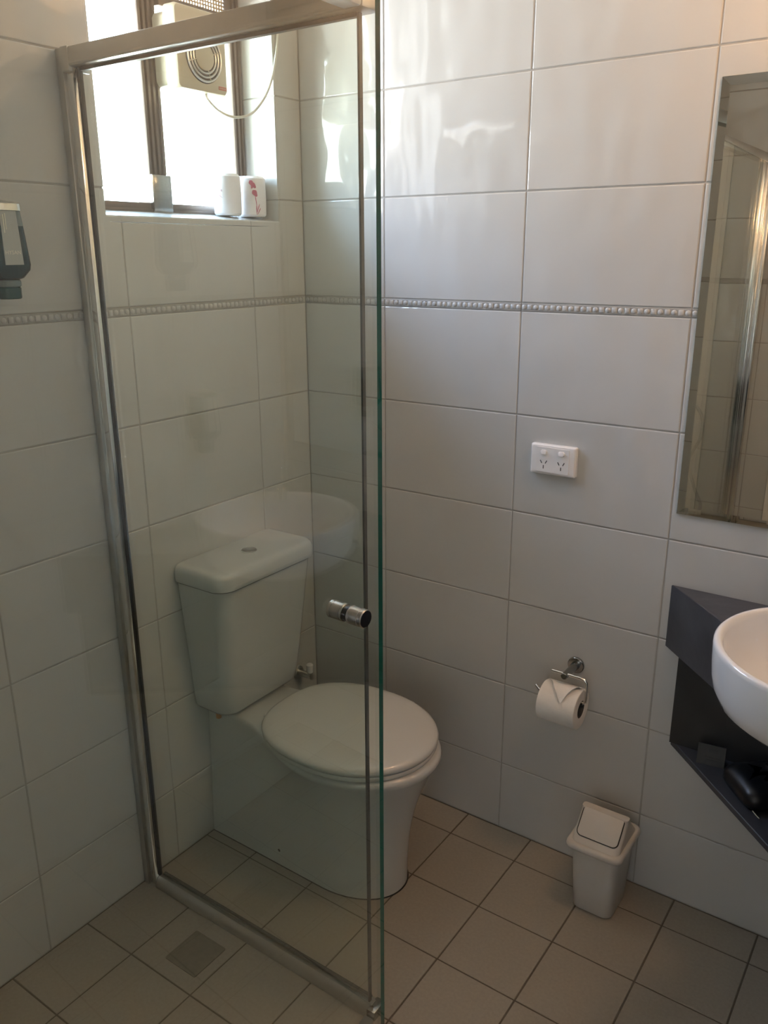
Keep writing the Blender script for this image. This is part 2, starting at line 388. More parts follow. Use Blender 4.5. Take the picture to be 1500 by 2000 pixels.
obj('catch_block', box(FX1 - 0.004, FX1 + 0.012, -0.432, -0.374, zb, zb + 0.085, bevel=0.003), 'dark_chrome', W)
obj('transom', box(FX0 + 0.01, FX1 + 0.01, -0.372, y1 - 0.05, 2.118, 2.140, bevel=0.002), 'bronze_aluminium', W)
obj('pane', box(-0.132, -0.128, y0 + 0.03, -0.42, zb + 0.015, zt - 0.015), 'window_glass', W, False)
obj('pane', box(-0.122, -0.118, -0.38, y1 - 0.03, zb + 0.015, 2.125), 'window_glass', W, False)
bm = bmesh.new()
for k in range(26):                              # woven insect screen above the transom
    yy = -0.37 + k * (0.37 - 0.15) / 25; bx(bm, -0.1215, -0.1185, yy, yy + 0.0045, 2.135, zt - 0.015)
for k in range(24):
    zz = 2.137 + k * 0.0082; bx(bm, -0.1205, -0.1195, -0.37, y1 - 0.045, zz, zz + 0.0036)
s = obj('insect_screen', bm, 'mesh_brown', W, False); s['kind'] = 'stuff'

# ------------------------------------------------------------------ exhaust fan in the window
fy0, fy1, fz0, fz1, fxf = -0.395, -0.238, 1.937, 2.112, -0.020
fyc, fzc = -0.314, 2.012
T = thing('exhaust_fan', 'cream square extractor fan with ring grille fixed in the window', 'fan', (-0.07, fyc, fz0))
rings = []
for x, ins in ((-0.117, 0.010), (-0.060, 0.010), (-0.058, 0.0), (-0.030, 0.0), (-0.023, 0.003), (fxf, 0.010)):
    rings.append([(x, a, b) for a, b in rrect(fy0 + ins, fy1 - ins, fz0 + ins, fz1 - ins, 0.012, 5)])
body = obj('housing', loft(rings), 'cream_plastic', T, True, 40)
M = axis_matrix((fxf, fyc, fzc), (1, 0, 0))
obj('grille_well_shade', lathe([(0.0, 0.0003), (0.052, 0.0003), (0.054, 0.0012), (0.056, 0.0)], 48, M=M), 'dark_gap', T)  # flat dark disc stands in for the shaded recess behind the rings
for r in (0.0515, 0.043, 0.0345):
    bm = bmesh.new(); rr = [[M @ Vector(((r + 0.0026 * math.cos(b)) * math.cos(a), (r + 0.0026 * math.cos(b)) * math.sin(a), 0.003 + 0.0026 * math.sin(b))) for b in [2 * PI * k / 8 for k in range(8)]] for a in [2 * PI * k / 48 for k in range(48)]]
    rr.append(rr[0]); bm = loft(rr, False, False); bmesh.ops.remove_doubles(bm, verts=bm.verts[:], dist=1e-6); obj('grille_ring', bm, 'satin_aluminium', T)
obj('grille_disc', lathe([(0.029, 0.0), (0.029, 0.004), (0.026, 0.006), (0, 0.0065)], 40, M=M), 'cream_plastic', T)
for a in (0.3, 0.3 + PI / 2, 0.3 + PI, 0.3 + 3 * PI / 2):
    obj('grille_spoke', cyl(M @ Vector((0.027 * math.cos(a), 0.027 * math.sin(a), 0.004)), M @ Vector((0.054 * math.cos(a), 0.054 * math.sin(a), 0.004)), 0.0016, n=8), 'cream_plastic', T)
TM = Matrix.Translation((fxf + 0.0006, fy1 - 0.020, fz0 + 0.016)) @ Matrix(((0, 0, 1, 0), (1, 0, 0, 0), (0, 1, 0, 0), (0, 0, 0, 1)))
bdg = obj('badge', box(fxf - 0.001, fxf + 0.0006, fy1 - 0.033, fy1 - 0.008, fz0 + 0.012, fz0 + 0.0195), 'badge_red', T)
bm = bmesh.new()
for k in range(5): bx(bm, fxf + 0.0006, fxf + 0.0009, fy1 - 0.031 + k * 0.0044, fy1 - 0.0288 + k * 0.0044, fz0 + 0.0142, fz0 + 0.0172)
obj('badge_print', bm, 'cream_plastic', bdg, False)
obj('power_cord', tube(catmull([(-0.035, -0.300, fz0 + 0.004), (-0.030, -0.298, 1.925), (-0.020, -0.272, 1.902), (-0.005, -0.238, 1.892), (0.006, -0.190, 1.905), (0.008, -0.140, 1.950), (0.006, -0.104, 2.010), (0.006, -0.084, 2.09), (0.006, -0.078, 2.18), (0.006, -0.078, 2.30), (0.006, -0.078, 2.445)], 8), 0.0032, 8), 'cord_cream', T)

# ------------------------------------------------------------------ spare rolls on the sill
def sill_z(x): return z0 + 0.017 * (-x) / 0.112
def spare_roll(x, y, r, h, label, prints, ink='red_print'):
    zz = sill_z(x - r * 0.0) + 0.003
    t = thing('wrapped_toilet_roll', label, 'toilet roll', (x, y, zz), 'spare toilet rolls on the sill')
    obj('wrapper', lathe([(0, zz), (r - 0.004, zz), (r, zz + 0.005), (r + 0.001, zz + h * 0.5), (r, zz + h - 0.006), (r - 0.005, zz + h), (0.012, zz + h), (0.008, zz + h - 0.006), (0, zz + h - 0.008)], 32, M=Matrix.Translation((x, y, 0))), 'wrapper', t)
    for ang, hz, w_, hh, tilt in prints:
        bm = bmesh.new(); ring = []
        for k in range(12):
            a = 2 * PI * k / 12; du, dv = w_ * math.cos(a) * (1 + 0.25 * math.sin(3 * a)), hh * math.sin(a)
            du, dv = du * math.cos(tilt) - dv * math.sin(tilt), du * math.sin(tilt) + dv * math.cos(tilt)
            ring.append((x + (r + 0.0016) * math.cos(ang + du / r), y + (r + 0.0016) * math.sin(ang + du / r), zz + hz + dv))
        v = [bm.verts.new(p) for p in ring]; bm.faces.new(v)
        g2 = bmesh.ops.extrude_face_region(bm, geom=bm.faces[:]); ctr = Vector((x, y, 0))
        for e in g2['geom']:
            if isinstance(e, bmesh.types.BMVert): e.co += (Vector((e.co.x, e.co.y, 0)) - ctr).normalized() * -0.001
        obj('printed_flower', bm, ink, t)
ca = math.atan2(-1.72, 1.62)                      # towards the viewer
spare_roll(-0.052, -0.142, 0.036, 0.098, 'white wrapped toilet roll with red flower print, nearer the corner on the sill', [(ca + 0.02, 0.080, 0.005, 0.008, 0.5), (ca + 0.16, 0.075, 0.005, 0.008, 0.7), (ca + 0.06, 0.072, 0.003, 0.005, -0.3), (ca + 0.24, 0.056, 0.006, 0.009, 0.5), (ca + 0.14, 0.059, 0.003, 0.005, 0.2), (ca + 0.30, 0.036, 0.0008, 0.014, 0.1), (ca + 0.32, 0.016, 0.0010, 0.012, 0.0), (ca + 0.44, 0.020, 0.0008, 0.011, -0.35), (ca + 0.50, 0.013, 0.0008, 0.009, -0.5)])
spare_roll(-0.060, -0.222, 0.034, 0.098, 'white wrapped toilet roll on the sill beside the flower-printed one', [(ca - 0.5, 0.045, 0.0012, 0.007, 0.9), (ca - 0.4, 0.058, 0.002, 0.003, 0.3)], 'pale_print')

# ------------------------------------------------------------------ toilet
TY = -0.362
T = thing('toilet', 'cream close-coupled toilet with closed seat and push-button cistern', 'toilet', (0.30, TY, 0))
def pan_ring(z, wb, wm, xc, xf, x0=0.002, inset=0.0, n1=14, n2=18):
    half = []
    for k in range(n1):
        x = x0 + (xc - x0) * k / n1; s_ = min(1, max(0, (x - 0.10) / (xc - 0.10))); s_ = s_ * s_ * (3 - 2 * s_)
        half.append((x, wb + (wm - wb) * s_))
    for k in range(n2 + 1):
        a = (PI / 2) * k / n2; half.append((xc + (xf - xc) * math.sin(a), wm * math.cos(a) ** 0.96 if k < n2 else 0.0))
    P = [(x, TY - w) for x, w in half] + [(x, TY + w) for x, w in half[-2::-1]]
    if inset:
        cx = 0.33; P = [(x + (inset if x < cx - 0.25 else -inset * (x - cx) / 0.36), TY + (y - TY) * (1 - inset / 0.18)) for x, y in P]
    return at_z(P, z)
rings = []
for z in (0.0, 0.03, 0.07, 0.11, 0.15, 0.19, 0.22, 0.25, 0.28, 0.31, 0.335, 0.355, 0.372, 0.385):
    t = (z / 0.385); tw = t ** 3.0; tf = t ** 2.6
    rings.append(pan_ring(z, 0.115 - 0.013 * t, 0.117 + 0.071 * tw, 0.40 + 0.02 * t, 0.572 + 0.086 * tf))
rings.append(pan_ring(0.394, 0.102, 0.188, 0.42, 0.658, inset=0.003)); rings.append(pan_ring(0.399, 0.102, 0.188, 0.42, 0.658, inset=0.012))
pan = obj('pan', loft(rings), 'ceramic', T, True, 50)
obj('floor_seal', loft([pan_ring(0.0002, 0.117, 0.119, 0.40, 0.575), pan_ring(0.0022, 0.1162, 0.1182, 0.40, 0.5735)]), 'dark_gap', T)
obj('fixing_cap', lathe([(0.0055, 0), (0.0055, 0.0015), (0.004, 0.002), (0, 0.002)], 12, M=axis_matrix((0.252, TY - 0.1135, 0.046), (0, -1, 0))), 'dark_gap', pan)
def egg(wm, xb, xf, xc=0.42, n=64, eb=2.5, ef=2.05):
    P = []
    for k in range(n):
        a = 2 * PI * k / n; c_, s_ = math.cos(a), math.sin(a); e = ef if c_ > 0 else eb
        rx = (xf - xc) if c_ > 0 else (xc - xb); P.append((xc + rx * math.copysign(abs(c_) ** (2 / e), c_), TY + wm * math.copysign(abs(s_) ** (2 / e), s_)))
    return P
def egg_ring(z, ins, wm=0.194, xb=0.186, xf=0.645): return at_z(egg(wm - ins, xb + ins, xf - ins), z)
obj('seat', loft([egg_ring(0.4005, 0.010), egg_ring(0.402, 0.004), egg_ring(0.408, 0.002), egg_ring(0.4125, 0.004), egg_ring(0.4135, 0.008)]), 'seat_plastic', T, True, 50)
obj('lid', loft([egg_ring(0.4165, 0.010), egg_ring(0.4175, 0.002), egg_ring(0.424, 0.0), egg_ring(0.431, 0.004), egg_ring(0.436, 0.013), egg_ring(0.4395, 0.032), egg_ring(0.4415, 0.070), egg_ring(0.4425, 0.13)]), 'seat_plastic', T, True, 50)
for s in (-1, 1):
    obj('hinge', cyl((0.196, TY + s * 0.075, 0.398), (0.196, TY + s * 0.075, 0.424), 0.010, n=16, bevel=0.003), 'seat_plastic', T)
# cistern
def cis(z, ins=0.0):
    t = (z - 0.405) / (0.785 - 0.405); xf = 0.122 + 0.040 * t ** 0.8; a = 0.146 + 0.030 * t
    return at_z(rrect(0.003 + ins * 0.2, xf - ins, TY - a + ins, TY + a - ins, 0.03, 8, rs=(0.042, 0.004, 0.004, 0.042)), z)
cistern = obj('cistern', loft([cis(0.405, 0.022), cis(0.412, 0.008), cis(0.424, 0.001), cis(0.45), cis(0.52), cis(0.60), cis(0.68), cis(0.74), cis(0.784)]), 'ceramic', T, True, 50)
def cl(z, ins=0.0, e=0.008): return at_z(rrect(0.003, 0.165 + e - ins, TY - 0.177 - e + ins, TY + 0.177 + e - ins, 0.03, 8, rs=(0.045, 0.006, 0.006, 0.045)), z)
obj('lid_gap_shade', loft([cl(0.7842, 0.006), cl(0.7875, 0.006)]), 'dark_gap', cistern)  # solid dark ring stands in for the shade below the lid
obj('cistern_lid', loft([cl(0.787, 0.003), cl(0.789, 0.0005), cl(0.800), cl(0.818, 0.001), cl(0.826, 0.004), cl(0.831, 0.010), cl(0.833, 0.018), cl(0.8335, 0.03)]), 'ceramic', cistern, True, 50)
btn = obj('flush_button', lathe([(0.021, 0.8335), (0.021, 0.8365), (0.019, 0.8372), (0.0175, 0.8362), (0, 0.8362)], 32, M=Matrix.Translation((0.086, TY, 0))), 'satin_aluminium', cistern)
obj('inlet_fitting', cyl((0.046, -0.470, 0.376), (0.046, -0.470, 0.410), 0.0075, n=12, bevel=0.001), 'brass', T)

T = thing('stop_tap', 'small white stop tap on the wall behind the toilet', 'tap', (0.02, -0.092, 0.345))
obj('flange', cyl((0.0004, -0.092, 0.335), (0.006, -0.092, 0.335), 0.022, n=24, bevel=0.002), 'satin_aluminium', T)
obj('valve_body', cyl((0.006, -0.092, 0.335), (0.058, -0.092, 0.335), 0.010, n=16), 'satin_aluminium', T)
obj('handle', cyl((0.050, -0.092, 0.346), (0.050, -0.092, 0.376), 0.011, n=16, bevel=0.003), 'white_plastic', T)
# ------------------------------------------------------------------ shower screen (fixed panel, frame) and door
PY = -0.707
T = thing('shower_screen', 'silver framed clear glass shower panel beside the toilet', 'shower screen', (0.37, PY, 0))
def pane(name, bm, parent, thin_axis):
    o = obj(name, bm, ['shower_glass', 'glass_edge'], parent, False)
    for p_ in o.data.polygons:
        if abs(p_.normal.dot(thin_axis)) < 0.9: p_.material_index = 1
    return o
pane('glass_pane', box(0.032, 0.717, PY - 0.003, PY + 0.003, 0.022, 1.935), T, Vector((0, 1, 0)))
ZR0, ZR1 = 1.922, 1.957
bm = bmesh.new(); bx(bm, 0.001, 0.020, -0.728, -0.688, 0.0005, ZR1, bevel=0.002)
obj('wall_channel', bm, 'satin_aluminium', T)
obj('left_stile', box(0.0205, 0.044, -0.724, -0.703, 0.006, ZR0 - 0.0005, bevel=0.003), 'chrome', T)
obj('stile_gasket', box(0.0442, 0.0475, -0.7125, -0.7035, 0.030, ZR0 - 0.0005), 'black_seal', T)
bm = bmesh.new(); bx(bm, 0.0205, 0.742, -0.730, -0.684, ZR0, ZR1, bevel=0.004); bx(bm, 0.0205, 0.735, -0.7305, -0.726, ZR0 + 0.004, ZR0 + 0.008)
obj('top_rail', bm, 'satin_aluminium', T)
obj('corner_cap', box(0.0202, 0.043, -0.7312, -0.683, ZR0 - 0.008, ZR1 + 0.0008, bevel=0.002), 'satin_aluminium', T)
obj('rail_gasket', box(0.050, 0.717, -0.712, -0.702, ZR0 - 0.006, ZR0), 'black_seal', T)
sec = [(-0.7255, 0.0008), (-0.7255, 0.010), (-0.719, 0.022), (-0.712, 0.028), (-0.7005, 0.028), (-0.690, 0.022), (-0.688, 0.0008)]
obj('sill', loft([[(x, a, b) for a, b in sec] for x in (0.0445, 0.728)]), 'satin_aluminium', T, True, 30)
obj('sill_gasket', box(0.050, 0.717, -0.703, -0.695, 0.0275, 0.033), 'black_seal', T)
obj('end_strip', box(0.7172, 0.7212, PY - 0.004, PY + 0.004, 0.026, ZR0 - 0.0005), 'grey_seal', T)
obj('sill_corner_block', box(0.7225, 0.745, -0.727, -0.686, 0.0008, 0.026, bevel=0.004), 'dark_chrome', T)
obj('door_header', box(0.7075, 0.742, -2.085, -0.731, ZR0, ZR1, bevel=0.004), 'satin_aluminium', T)
obj('rear_post', box(0.735, 0.775, -2.098, -2.060, 0.0005, ZR1, bevel=0.006), 'chrome', T)
bm = bmesh.new(); bx(bm, 0.722, 0.745, -2.058, -0.728, 0.0008, 0.012, bevel=0.004)
obj('door_threshold', bm, 'satin_aluminium', T)
# the door stands slightly ajar
Hn = Vector((0.745, -2.045)); Fe = Vector((0.805, -0.781)); tv = (Fe - Hn).normalized(); nv = Vector((tv.y, -tv.x)); LD = (Fe - Hn).length
T = thing('shower_door', 'frameless clear glass shower door standing ajar, with a round chrome knob', 'door', (Hn.x, Hn.y, 0.02))
def dpt(s_, h_, z): return Vector((Hn.x + tv.x * s_ + nv.x * h_, Hn.y + tv.y * s_ + nv.y * h_, z))
DM = Matrix(((tv.x, nv.x, 0, Hn.x), (tv.y, nv.y, 0, Hn.y), (0, 0, 1, 0), (0, 0, 0, 1)))
bm = box(0.0, LD, -0.0045, 0.0045, 0.020, 1.918); bm.transform(DM)
pane('door_glass', bm, T, Vector((nv.x, nv.y, 0)))
bm = box(-0.012, 0.02, -0.012, 0.012, 0.020, 1.918, bevel=0.003); bm.transform(DM)
obj('hinge_stile', bm, 'chrome', T)
ks = (Vector((0.80004, -0.86483)) - Hn).dot(tv); kz = 1.0223
def kprof(h0, sgn):
    p = [(0, 0.0050), (0.0145, 0.0050), (0.0155, 0.006), (0.0155, 0.008), (0.0148, 0.0085), (0.0148, 0.0095), (0.0155, 0.010), (0.0155, 0.027), (0.0148, 0.0275), (0.0148, 0.0285), (0.0155, 0.029), (0.0155, 0.0345), (0.014, 0.036)]
    return p
for sgn in (1, -1):
    Mk = axis_matrix(dpt(ks, 0, kz), (nv.x * sgn, nv.y * sgn, 0))
    kb = obj('knob', lathe(kprof(0, sgn), 32, M=Mk), 'knob_chrome', T)
    obj('knob_end', lathe([(0.014, 0.0358), (0.0, 0.0358)], 32, M=Mk), 'black_plastic', kb)
obj('knob_washer', lathe([(0, -0.0056), (0.013, -0.0056), (0.013, 0.0056), (0, 0.0056)], 24, M=axis_matrix(dpt(ks, 0, kz), (nv.x, nv.y, 0))), 'black_plastic', T)

# ------------------------------------------------------------------ liquid soap dispensers
def dispenser(origin, yaw, label):
    t = thing('soap_dispenser', label, 'soap dispenser', origin, 'wall soap dispensers')
    O = Matrix.Translation(origin) @ Matrix.Rotation(yaw, 4, 'Z')       # local +x away from the wall, z = 0 at the base of the pump
    def put(bm): bm.transform(O); return bm
    def sec_(z, w, d0, d1, r=0.012): return at_z(rrect(d0, d1, -w, w, r, 5), z)
    obj('wall_plate', put(box(0.0005, 0.010, -0.026, 0.026, 0.030, 0.172, bevel=0.003)), 'satin_aluminium', t)
    obj('bottle', put(loft([sec_(0.034, 0.016, 0.016, 0.060), sec_(0.038, 0.024, 0.012, 0.068), sec_(0.052, 0.033, 0.0105, 0.077), sec_(0.062, 0.0345, 0.0105, 0.0785), sec_(0.100, 0.0320, 0.0105, 0.077), sec_(0.130, 0.0300, 0.0105, 0.0755)])), 'teal_plastic', t, True, 50)
    obj('bottle_top', put(loft([sec_(0.1303, 0.0300, 0.0105, 0.0755), sec_(0.157, 0.0275, 0.0105, 0.0745)])), 'smoky_plastic', t, True, 50)
    obj('band', put(loft([sec_(0.1573, 0.0290, 0.0105, 0.0765), sec_(0.1690, 0.0285, 0.0105, 0.0760)])), 'chrome', t, True, 50)
    obj('cap', put(loft([sec_(0.1692, 0.0280, 0.0105, 0.0745), sec_(0.173, 0.024, 0.0125, 0.066), sec_(0.175, 0.015, 0.016, 0.050)])), 'satin_aluminium', t, True, 50)
    obj('pump_collar', put(cyl((0.042, 0, 0.022), (0.042, 0, 0.0345), 0.0235, n=28, bevel=0.002)), 'smoky_plastic', t)
    obj('pump', put(cyl((0.042, 0, 0.0), (0.042, 0, 0.0218), 0.0220, 0.0225, n=28, bevel=0.002)), 'teal_pump', t)
    # sleeve label on the front face, following its taper
    bm = bmesh.new(); n_ = 6; rows = []
    for k in range(n_ + 1):
        f_ = k / n_; z_ = 0.062 + (0.156 - 0.062) * f_; w0, w1 = -0.0185 + 0.0035 * f_ - 0.004, 0.0185 - 0.0015 * f_ - 0.004
        xx = 0.0787 - 0.0042 * f_
        rows.append((xx, w0, w1, z_))
    bm = loft([[(a - 0.001, b, d), (a + 0.0006, b, d), (a + 0.0006, c, d), (a - 0.001, c, d)] for a, b, c, d in rows])
    lb = obj('label', put(bm), 'label_grey', t, True, 40)
    TM_ = O @ Matrix.Translation((0.0783, -0.004, 0.0835)) @ Matrix(((0, 0, 1, 0), (1, 0, 0, 0), (0, 1, 0, 0), (0, 0, 0, 1)))
    obj('lettering', text_bm('HYSAN', 0.0098, TM_), 'label_print', lb, False)
    bm = bmesh.new()
    for yy, za, zb_ in ((-0.0155, 0.118, 0.150), (-0.0115, 0.124, 0.152)):
        bx(bm, 0.0755, 0.0768, yy, yy + 0.0018, za, zb_)
    obj('fine_print', put(bm), 'label_print', lb, False)
    return t
dispenser((0.0008, -0.915, 1.497), 0.0, 'teal soap dispenser with grey label on the window wall, at the left edge')
dispenser((XR - 0.0008, -0.350, 1.045), PI, 'teal soap dispenser by the basin, seen only as a faint reflection in the glass')

# ------------------------------------------------------------------ floor waste
T = thing('floor_drain', 'square floor drain inside the shower', 'drain', (0.290, -0.815, 0))
obj('grate_plate', prism(rrect(0.240, 0.340, -0.866, -0.766, 0.004, 3), 0.0003, 0.0016, 0.0005, 1), 'drain_metal', T)
obj('grate_rim', loft([at_z(rrect(0.240, 0.340, -0.866, -0.766, 0.004, 3), 0.0004), at_z(rrect(0.240, 0.340, -0.866, -0.766, 0.004, 3), 0.0021), at_z(rrect(0.243, 0.337, -0.863, -0.769, 0.003, 3), 0.0021), at_z(rrect(0.243, 0.337, -0.863, -0.769, 0.003, 3), 0.0012)], False, False), 'drain_metal', T)

# ------------------------------------------------------------------ double power point
px0, px1, pz0, pz1 = 0.7125, 0.8285, 1.062, 1.136
pc = (px0 + px1) / 2
T = thing('power_point', 'white double power point on the tiled wall', 'socket', (pc, 0, pz0))
def pr_(y, ins, r=0.004): return [(a, y, b) for a, b in rrect(px0 + ins, px1 - ins, pz0 + ins, pz1 - ins, r, 4)]
plate = obj('plate', loft([pr_(-0.0004, 0), pr_(-0.010, 0), pr_(-0.0135, 0.003), pr_(-0.0140, 0.005)]), 'white_plastic', T, True, 30)
obj('plate_insert', loft([[(a, -0.0139, b) for a, b in rrect(px0 + 0.016, px1 - 0.016, pz0 + 0.006, pz1 - 0.006, 0.002, 3)], [(a, -0.0152, b) for a, b in rrect(px0 + 0.0165, px1 - 0.0165, pz0 + 0.0065, pz1 - 0.0065, 0.002, 3)]]), 'white_plastic', T, True, 30)
for xs in (pc - 0.0225, pc + 0.0225):
    rk = obj('rocker_switch', loft([[(xs + a, -0.0150, pz1 - 0.0185 + b) for a, b in rrect(-0.0085, 0.0085, -0.0062, 0.0062, 0.0055, 5)], [(xs + a, -0.0178, pz1 - 0.0185 + b) for a, b in rrect(-0.0080, 0.0080, -0.0057, 0.0057, 0.005, 5)], [(xs + a, -0.0186 - 0.0012 * (b < 0), pz1 - 0.0185 + b) for a, b in rrect(-0.0068, 0.0068, -0.0045, 0.0045, 0.004, 5)]]), 'white_plastic', T, True, 40)
    for dx, dz, rot in ((-0.0065, 0.004, 0.52), (0.0065, 0.004, -0.52), (0.0, -0.0085, 0.0)):
        b_ = box(-0.0010, 0.0010, -0.0156, -0.0150, -0.0042, 0.0042)
        b_.transform(Matrix.Translation((xs + dx, 0, pz0 + 0.0275 + dz)) @ Matrix.Rotation(-rot, 4, 'Y'))
        obj('pin_slot', b_, 'dark_gap', T, False)

# ------------------------------------------------------------------ mirror
mx0, mx1, mz0, mz1 = 1.0705, 1.835, 1.0165, 1.9005
T = thing('wall_mirror', 'tall frameless mirror on the tiled wall above the vanity', 'mirror', ((mx0 + mx1) / 2, 0, mz0))
def mrect(ins, y): return [(mx0 + ins, y, mz0 + ins), (mx1 - ins, y, mz0 + ins), (mx1 - ins, y, mz1 - ins), (mx0 + ins, y, mz1 - ins)]
bm = bmesh.new(); va = [bm.verts.new(p) for p in mrect(0, -0.0042)]; vb = [bm.verts.new(p) for p in mrect(0.017, -0.0056)]
for i in range(4): bm.faces.new((va[i], va[(i + 1) % 4], vb[(i + 1) % 4], vb[i]))
obj('bevelled_edge', bm, 'mirror_silver', T, False)
bm = bmesh.new(); bm.faces.new([bm.verts.new(p) for p in mrect(0.017, -0.0056)]); obj('mirror_glass', bm, 'mirror_silver', T, False)
obj('mirror_back', box(mx0, mx1, -0.0041, -0.0003, mz0, mz1), 'glass_edge', T, False)

# ------------------------------------------------------------------ corner vanity, basin, tap
VX = 1.0755; VL = XR - VX
bc = Vector((1.470, -0.408)); br = 0.203
T = thing('corner_vanity', 'charcoal stone corner vanity top with an open shelf below', 'vanity', (XR - 0.25, -0.25, 0.436))
def front(s): return (VX + s, -s)
# notch for the semi-recessed basin
hits = []
nr_ = br + 0.006
dvec = Vector((1, -1)).normalized(); o2 = Vector((VX, 0)) - bc; bb = o2.dot(dvec); cc = o2.length_squared - nr_ ** 2; dd = math.sqrt(bb * bb - cc)
pa = Vector((VX, 0)) + dvec * (-bb - dd); pb = Vector((VX, 0)) + dvec * (-bb + dd)
aa = math.atan2(pa.y - bc.y, pa.x - bc.x); ab = math.atan2(pb.y - bc.y, pb.x - bc.x)
while ab > aa: ab -= 2 * PI
P = [(VX + 0.0005, -0.0008), tuple(pa)] + [(bc.x + nr_ * math.cos(aa + (ab - aa) * k / 24), bc.y + nr_ * math.sin(aa + (ab - aa) * k / 24)) for k in range(1, 24)] + [tuple(pb), (XR - 0.0008, -VL), (XR - 0.0008, -0.0008)]
obj('benchtop', prism(P, 0.690, 0.845, 0.003, 2), 'stone', T, True, 30)
obj('back_panel', box(1.113, XR - 0.0008, -0.016, -0.0008, 0.4505, 0.6895), 'laminate', T, False)
obj('side_panel', box(XR - 0.016, XR - 0.0008, -(XR - 1.113), -0.0165, 0.4505, 0.6895), 'laminate', T, False)
obj('shelf', prism([(1.113, -0.0008), (XR - 0.0008, -(XR - 1.113)), (XR - 0.0008, -0.0008)], 0.436, 0.450, 0.0015, 1), 'shelf_laminate', T, True, 30)
T = thing('basin', 'round white semi-recessed basin at the right edge', 'basin', (bc.x, bc.y, 0.815))
prof = [(0, 0.815), (0.095, 0.815), (0.138, 0.820), (0.168, 0.831), (0.186, 0.846), (0.196, 0.868), (0.1995, 0.888), (0.2015, 0.915), (0.2025, 0.940), (0.2015, 0.946), (0.198, 0.9495), (0.193, 0.9495), (0.1885, 0.946), (0.186, 0.938), (0.182, 0.912), (0.170, 0.886), (0.145, 0.862), (0.105, 0.843), (0.060, 0.835), (0.022, 0.833), (0, 0.833)]
obj('bowl', lathe(prof, 72, M=Matrix.Translation((bc.x, bc.y, 0))), 'basin_ceramic', T, True, 60)
obj('waste', lathe([(0.021, 0.8335), (0.021, 0.836), (0.017, 0.8375), (0, 0.8375)], 28, M=Matrix.Translation((bc.x, bc.y, 0))), 'chrome', T)
T = thing('basin_tap', 'chrome mixer tap behind the basin, seen as a reflection', 'tap', (1.63, -0.24, 0.8455))
obj('tap_body', lathe([(0, 0.8455), (0.027, 0.8455), (0.027, 0.850), (0.022, 0.853), (0.021, 1.005), (0.018, 1.012), (0, 1.012)], 28, M=Matrix.Translation((1.63, -0.24, 0))), 'chrome', T)
obj('spout', tube(catmull([(1.62, -0.25, 0.955), (1.58, -0.29, 0.985), (1.535, -0.335, 0.985), (1.515, -0.355, 0.960)], 6), 0.011, 14), 'chrome', T)
obj('lever', tube([(1.63, -0.24, 1.010), (1.655, -0.215, 1.045), (1.68, -0.19, 1.075)], 0.006, 10), 'chrome', T)

# things on the shelf
T = thing('card_sign', 'small grey card sign standing on the vanity shelf', 'sign', (1.217, -0.047, 0.4505))
Mc = Matrix.Translation((1.217, -0.047, 0.4505)) @ Matrix.Rotation(0.16, 4, 'Z')
b_ = loft([[(-0.030, -0.014, 0.0), (-0.030, -0.0125, 0.0), (-0.030, 0.0, 0.045), (-0.030, -0.0015, 0.045)], [(0.030, -0.014, 0.0), (0.030, -0.0125, 0.0), (0.030, 0.0, 0.045), (0.030, -0.0015, 0.045)]]); b_.transform(Mc)
fc = obj('front_leaf', b_, 'card', T, False)
b_ = loft([[(-0.030, 0.016, 0.0), (-0.030, 0.0145, 0.0), (-0.030, 0.0005, 0.0445), (-0.030, 0.0020, 0.0445)], [(0.030, 0.016, 0.0), (0.030, 0.0145, 0.0), (0.030, 0.0005, 0.0445), (0.030, 0.0020, 0.0445)]]); b_.transform(Mc)
obj('back_leaf', b_, 'card', T, False)
for k, (u0_, u1_, v_) in enumerate(((-0.006, 0.014, 0.029), (-0.014, 0.018, 0.017), (-0.010, 0.015, 0.011))):
    h_ = 0.006 if k == 0 else 0.0022
    b_ = bmesh.new(); q = [(u0_, v_), (u1_, v_), (u1_, v_ + h_), (u0_, v_ + h_)]
    def lp(u, v, off): return (u, -0.014 + 0.0125 * v / 0.045 - off, v)
    loft([[lp(u, v, 0.0) for u, v in q], [lp(u, v, 0.0005) for u, v in q]], bm=b_); b_.transform(Mc); obj('print_line', b_, 'laminate', fc, False)
T = thing('zip_pouch', 'black zip pouch lying on the vanity shelf', 'pouch', (1.33, -0.12, 0.4505))
Mp = Matrix(((0.66, 0.75, 0, 1.2475), (-0.75, 0.66, 0, -0.105), (0, 0, 1, 0.4505), (0, 0, 0, 1)))      # u along the front side, v towards the wall
def psec(z, ins): return [Mp @ Vector((u, v, z)) for u, v in rrect(-0.001 + ins, 0.131 - ins, ins, 0.125 - ins, 0.028, 6)]
obj('pouch_body', loft([psec(0.0003, 0.016), psec(0.006, 0.006), psec(0.018, 0.0), psec(0.034, 0.0005), psec(0.045, 0.007), psec(0.052, 0.022), psec(0.055, 0.045)]), 'black_plastic', T, True, 60)
bm = bmesh.new()
for k in range(16):
    p_ = Mp @ Vector((0.030 + 0.0052 * k, 0.092, 0.0)); zz = 0.4505 + 0.0525
    bx(bm, p_.x - 0.0013, p_.x + 0.0013, p_.y - 0.0022, p_.y + 0.0022, zz - 0.001, zz + 0.003)
obj('zip_teeth', bm, 'dark_chrome', T, False)
pp = Mp @ Vector((0.128, 0.010, 0.012))
obj('zip_pull', tube([pp, pp + Vector((0.008, -0.006, -0.003)), pp + Vector((0.016, -0.010, -0.006))], 0.0022, 8), 'chrome', T)

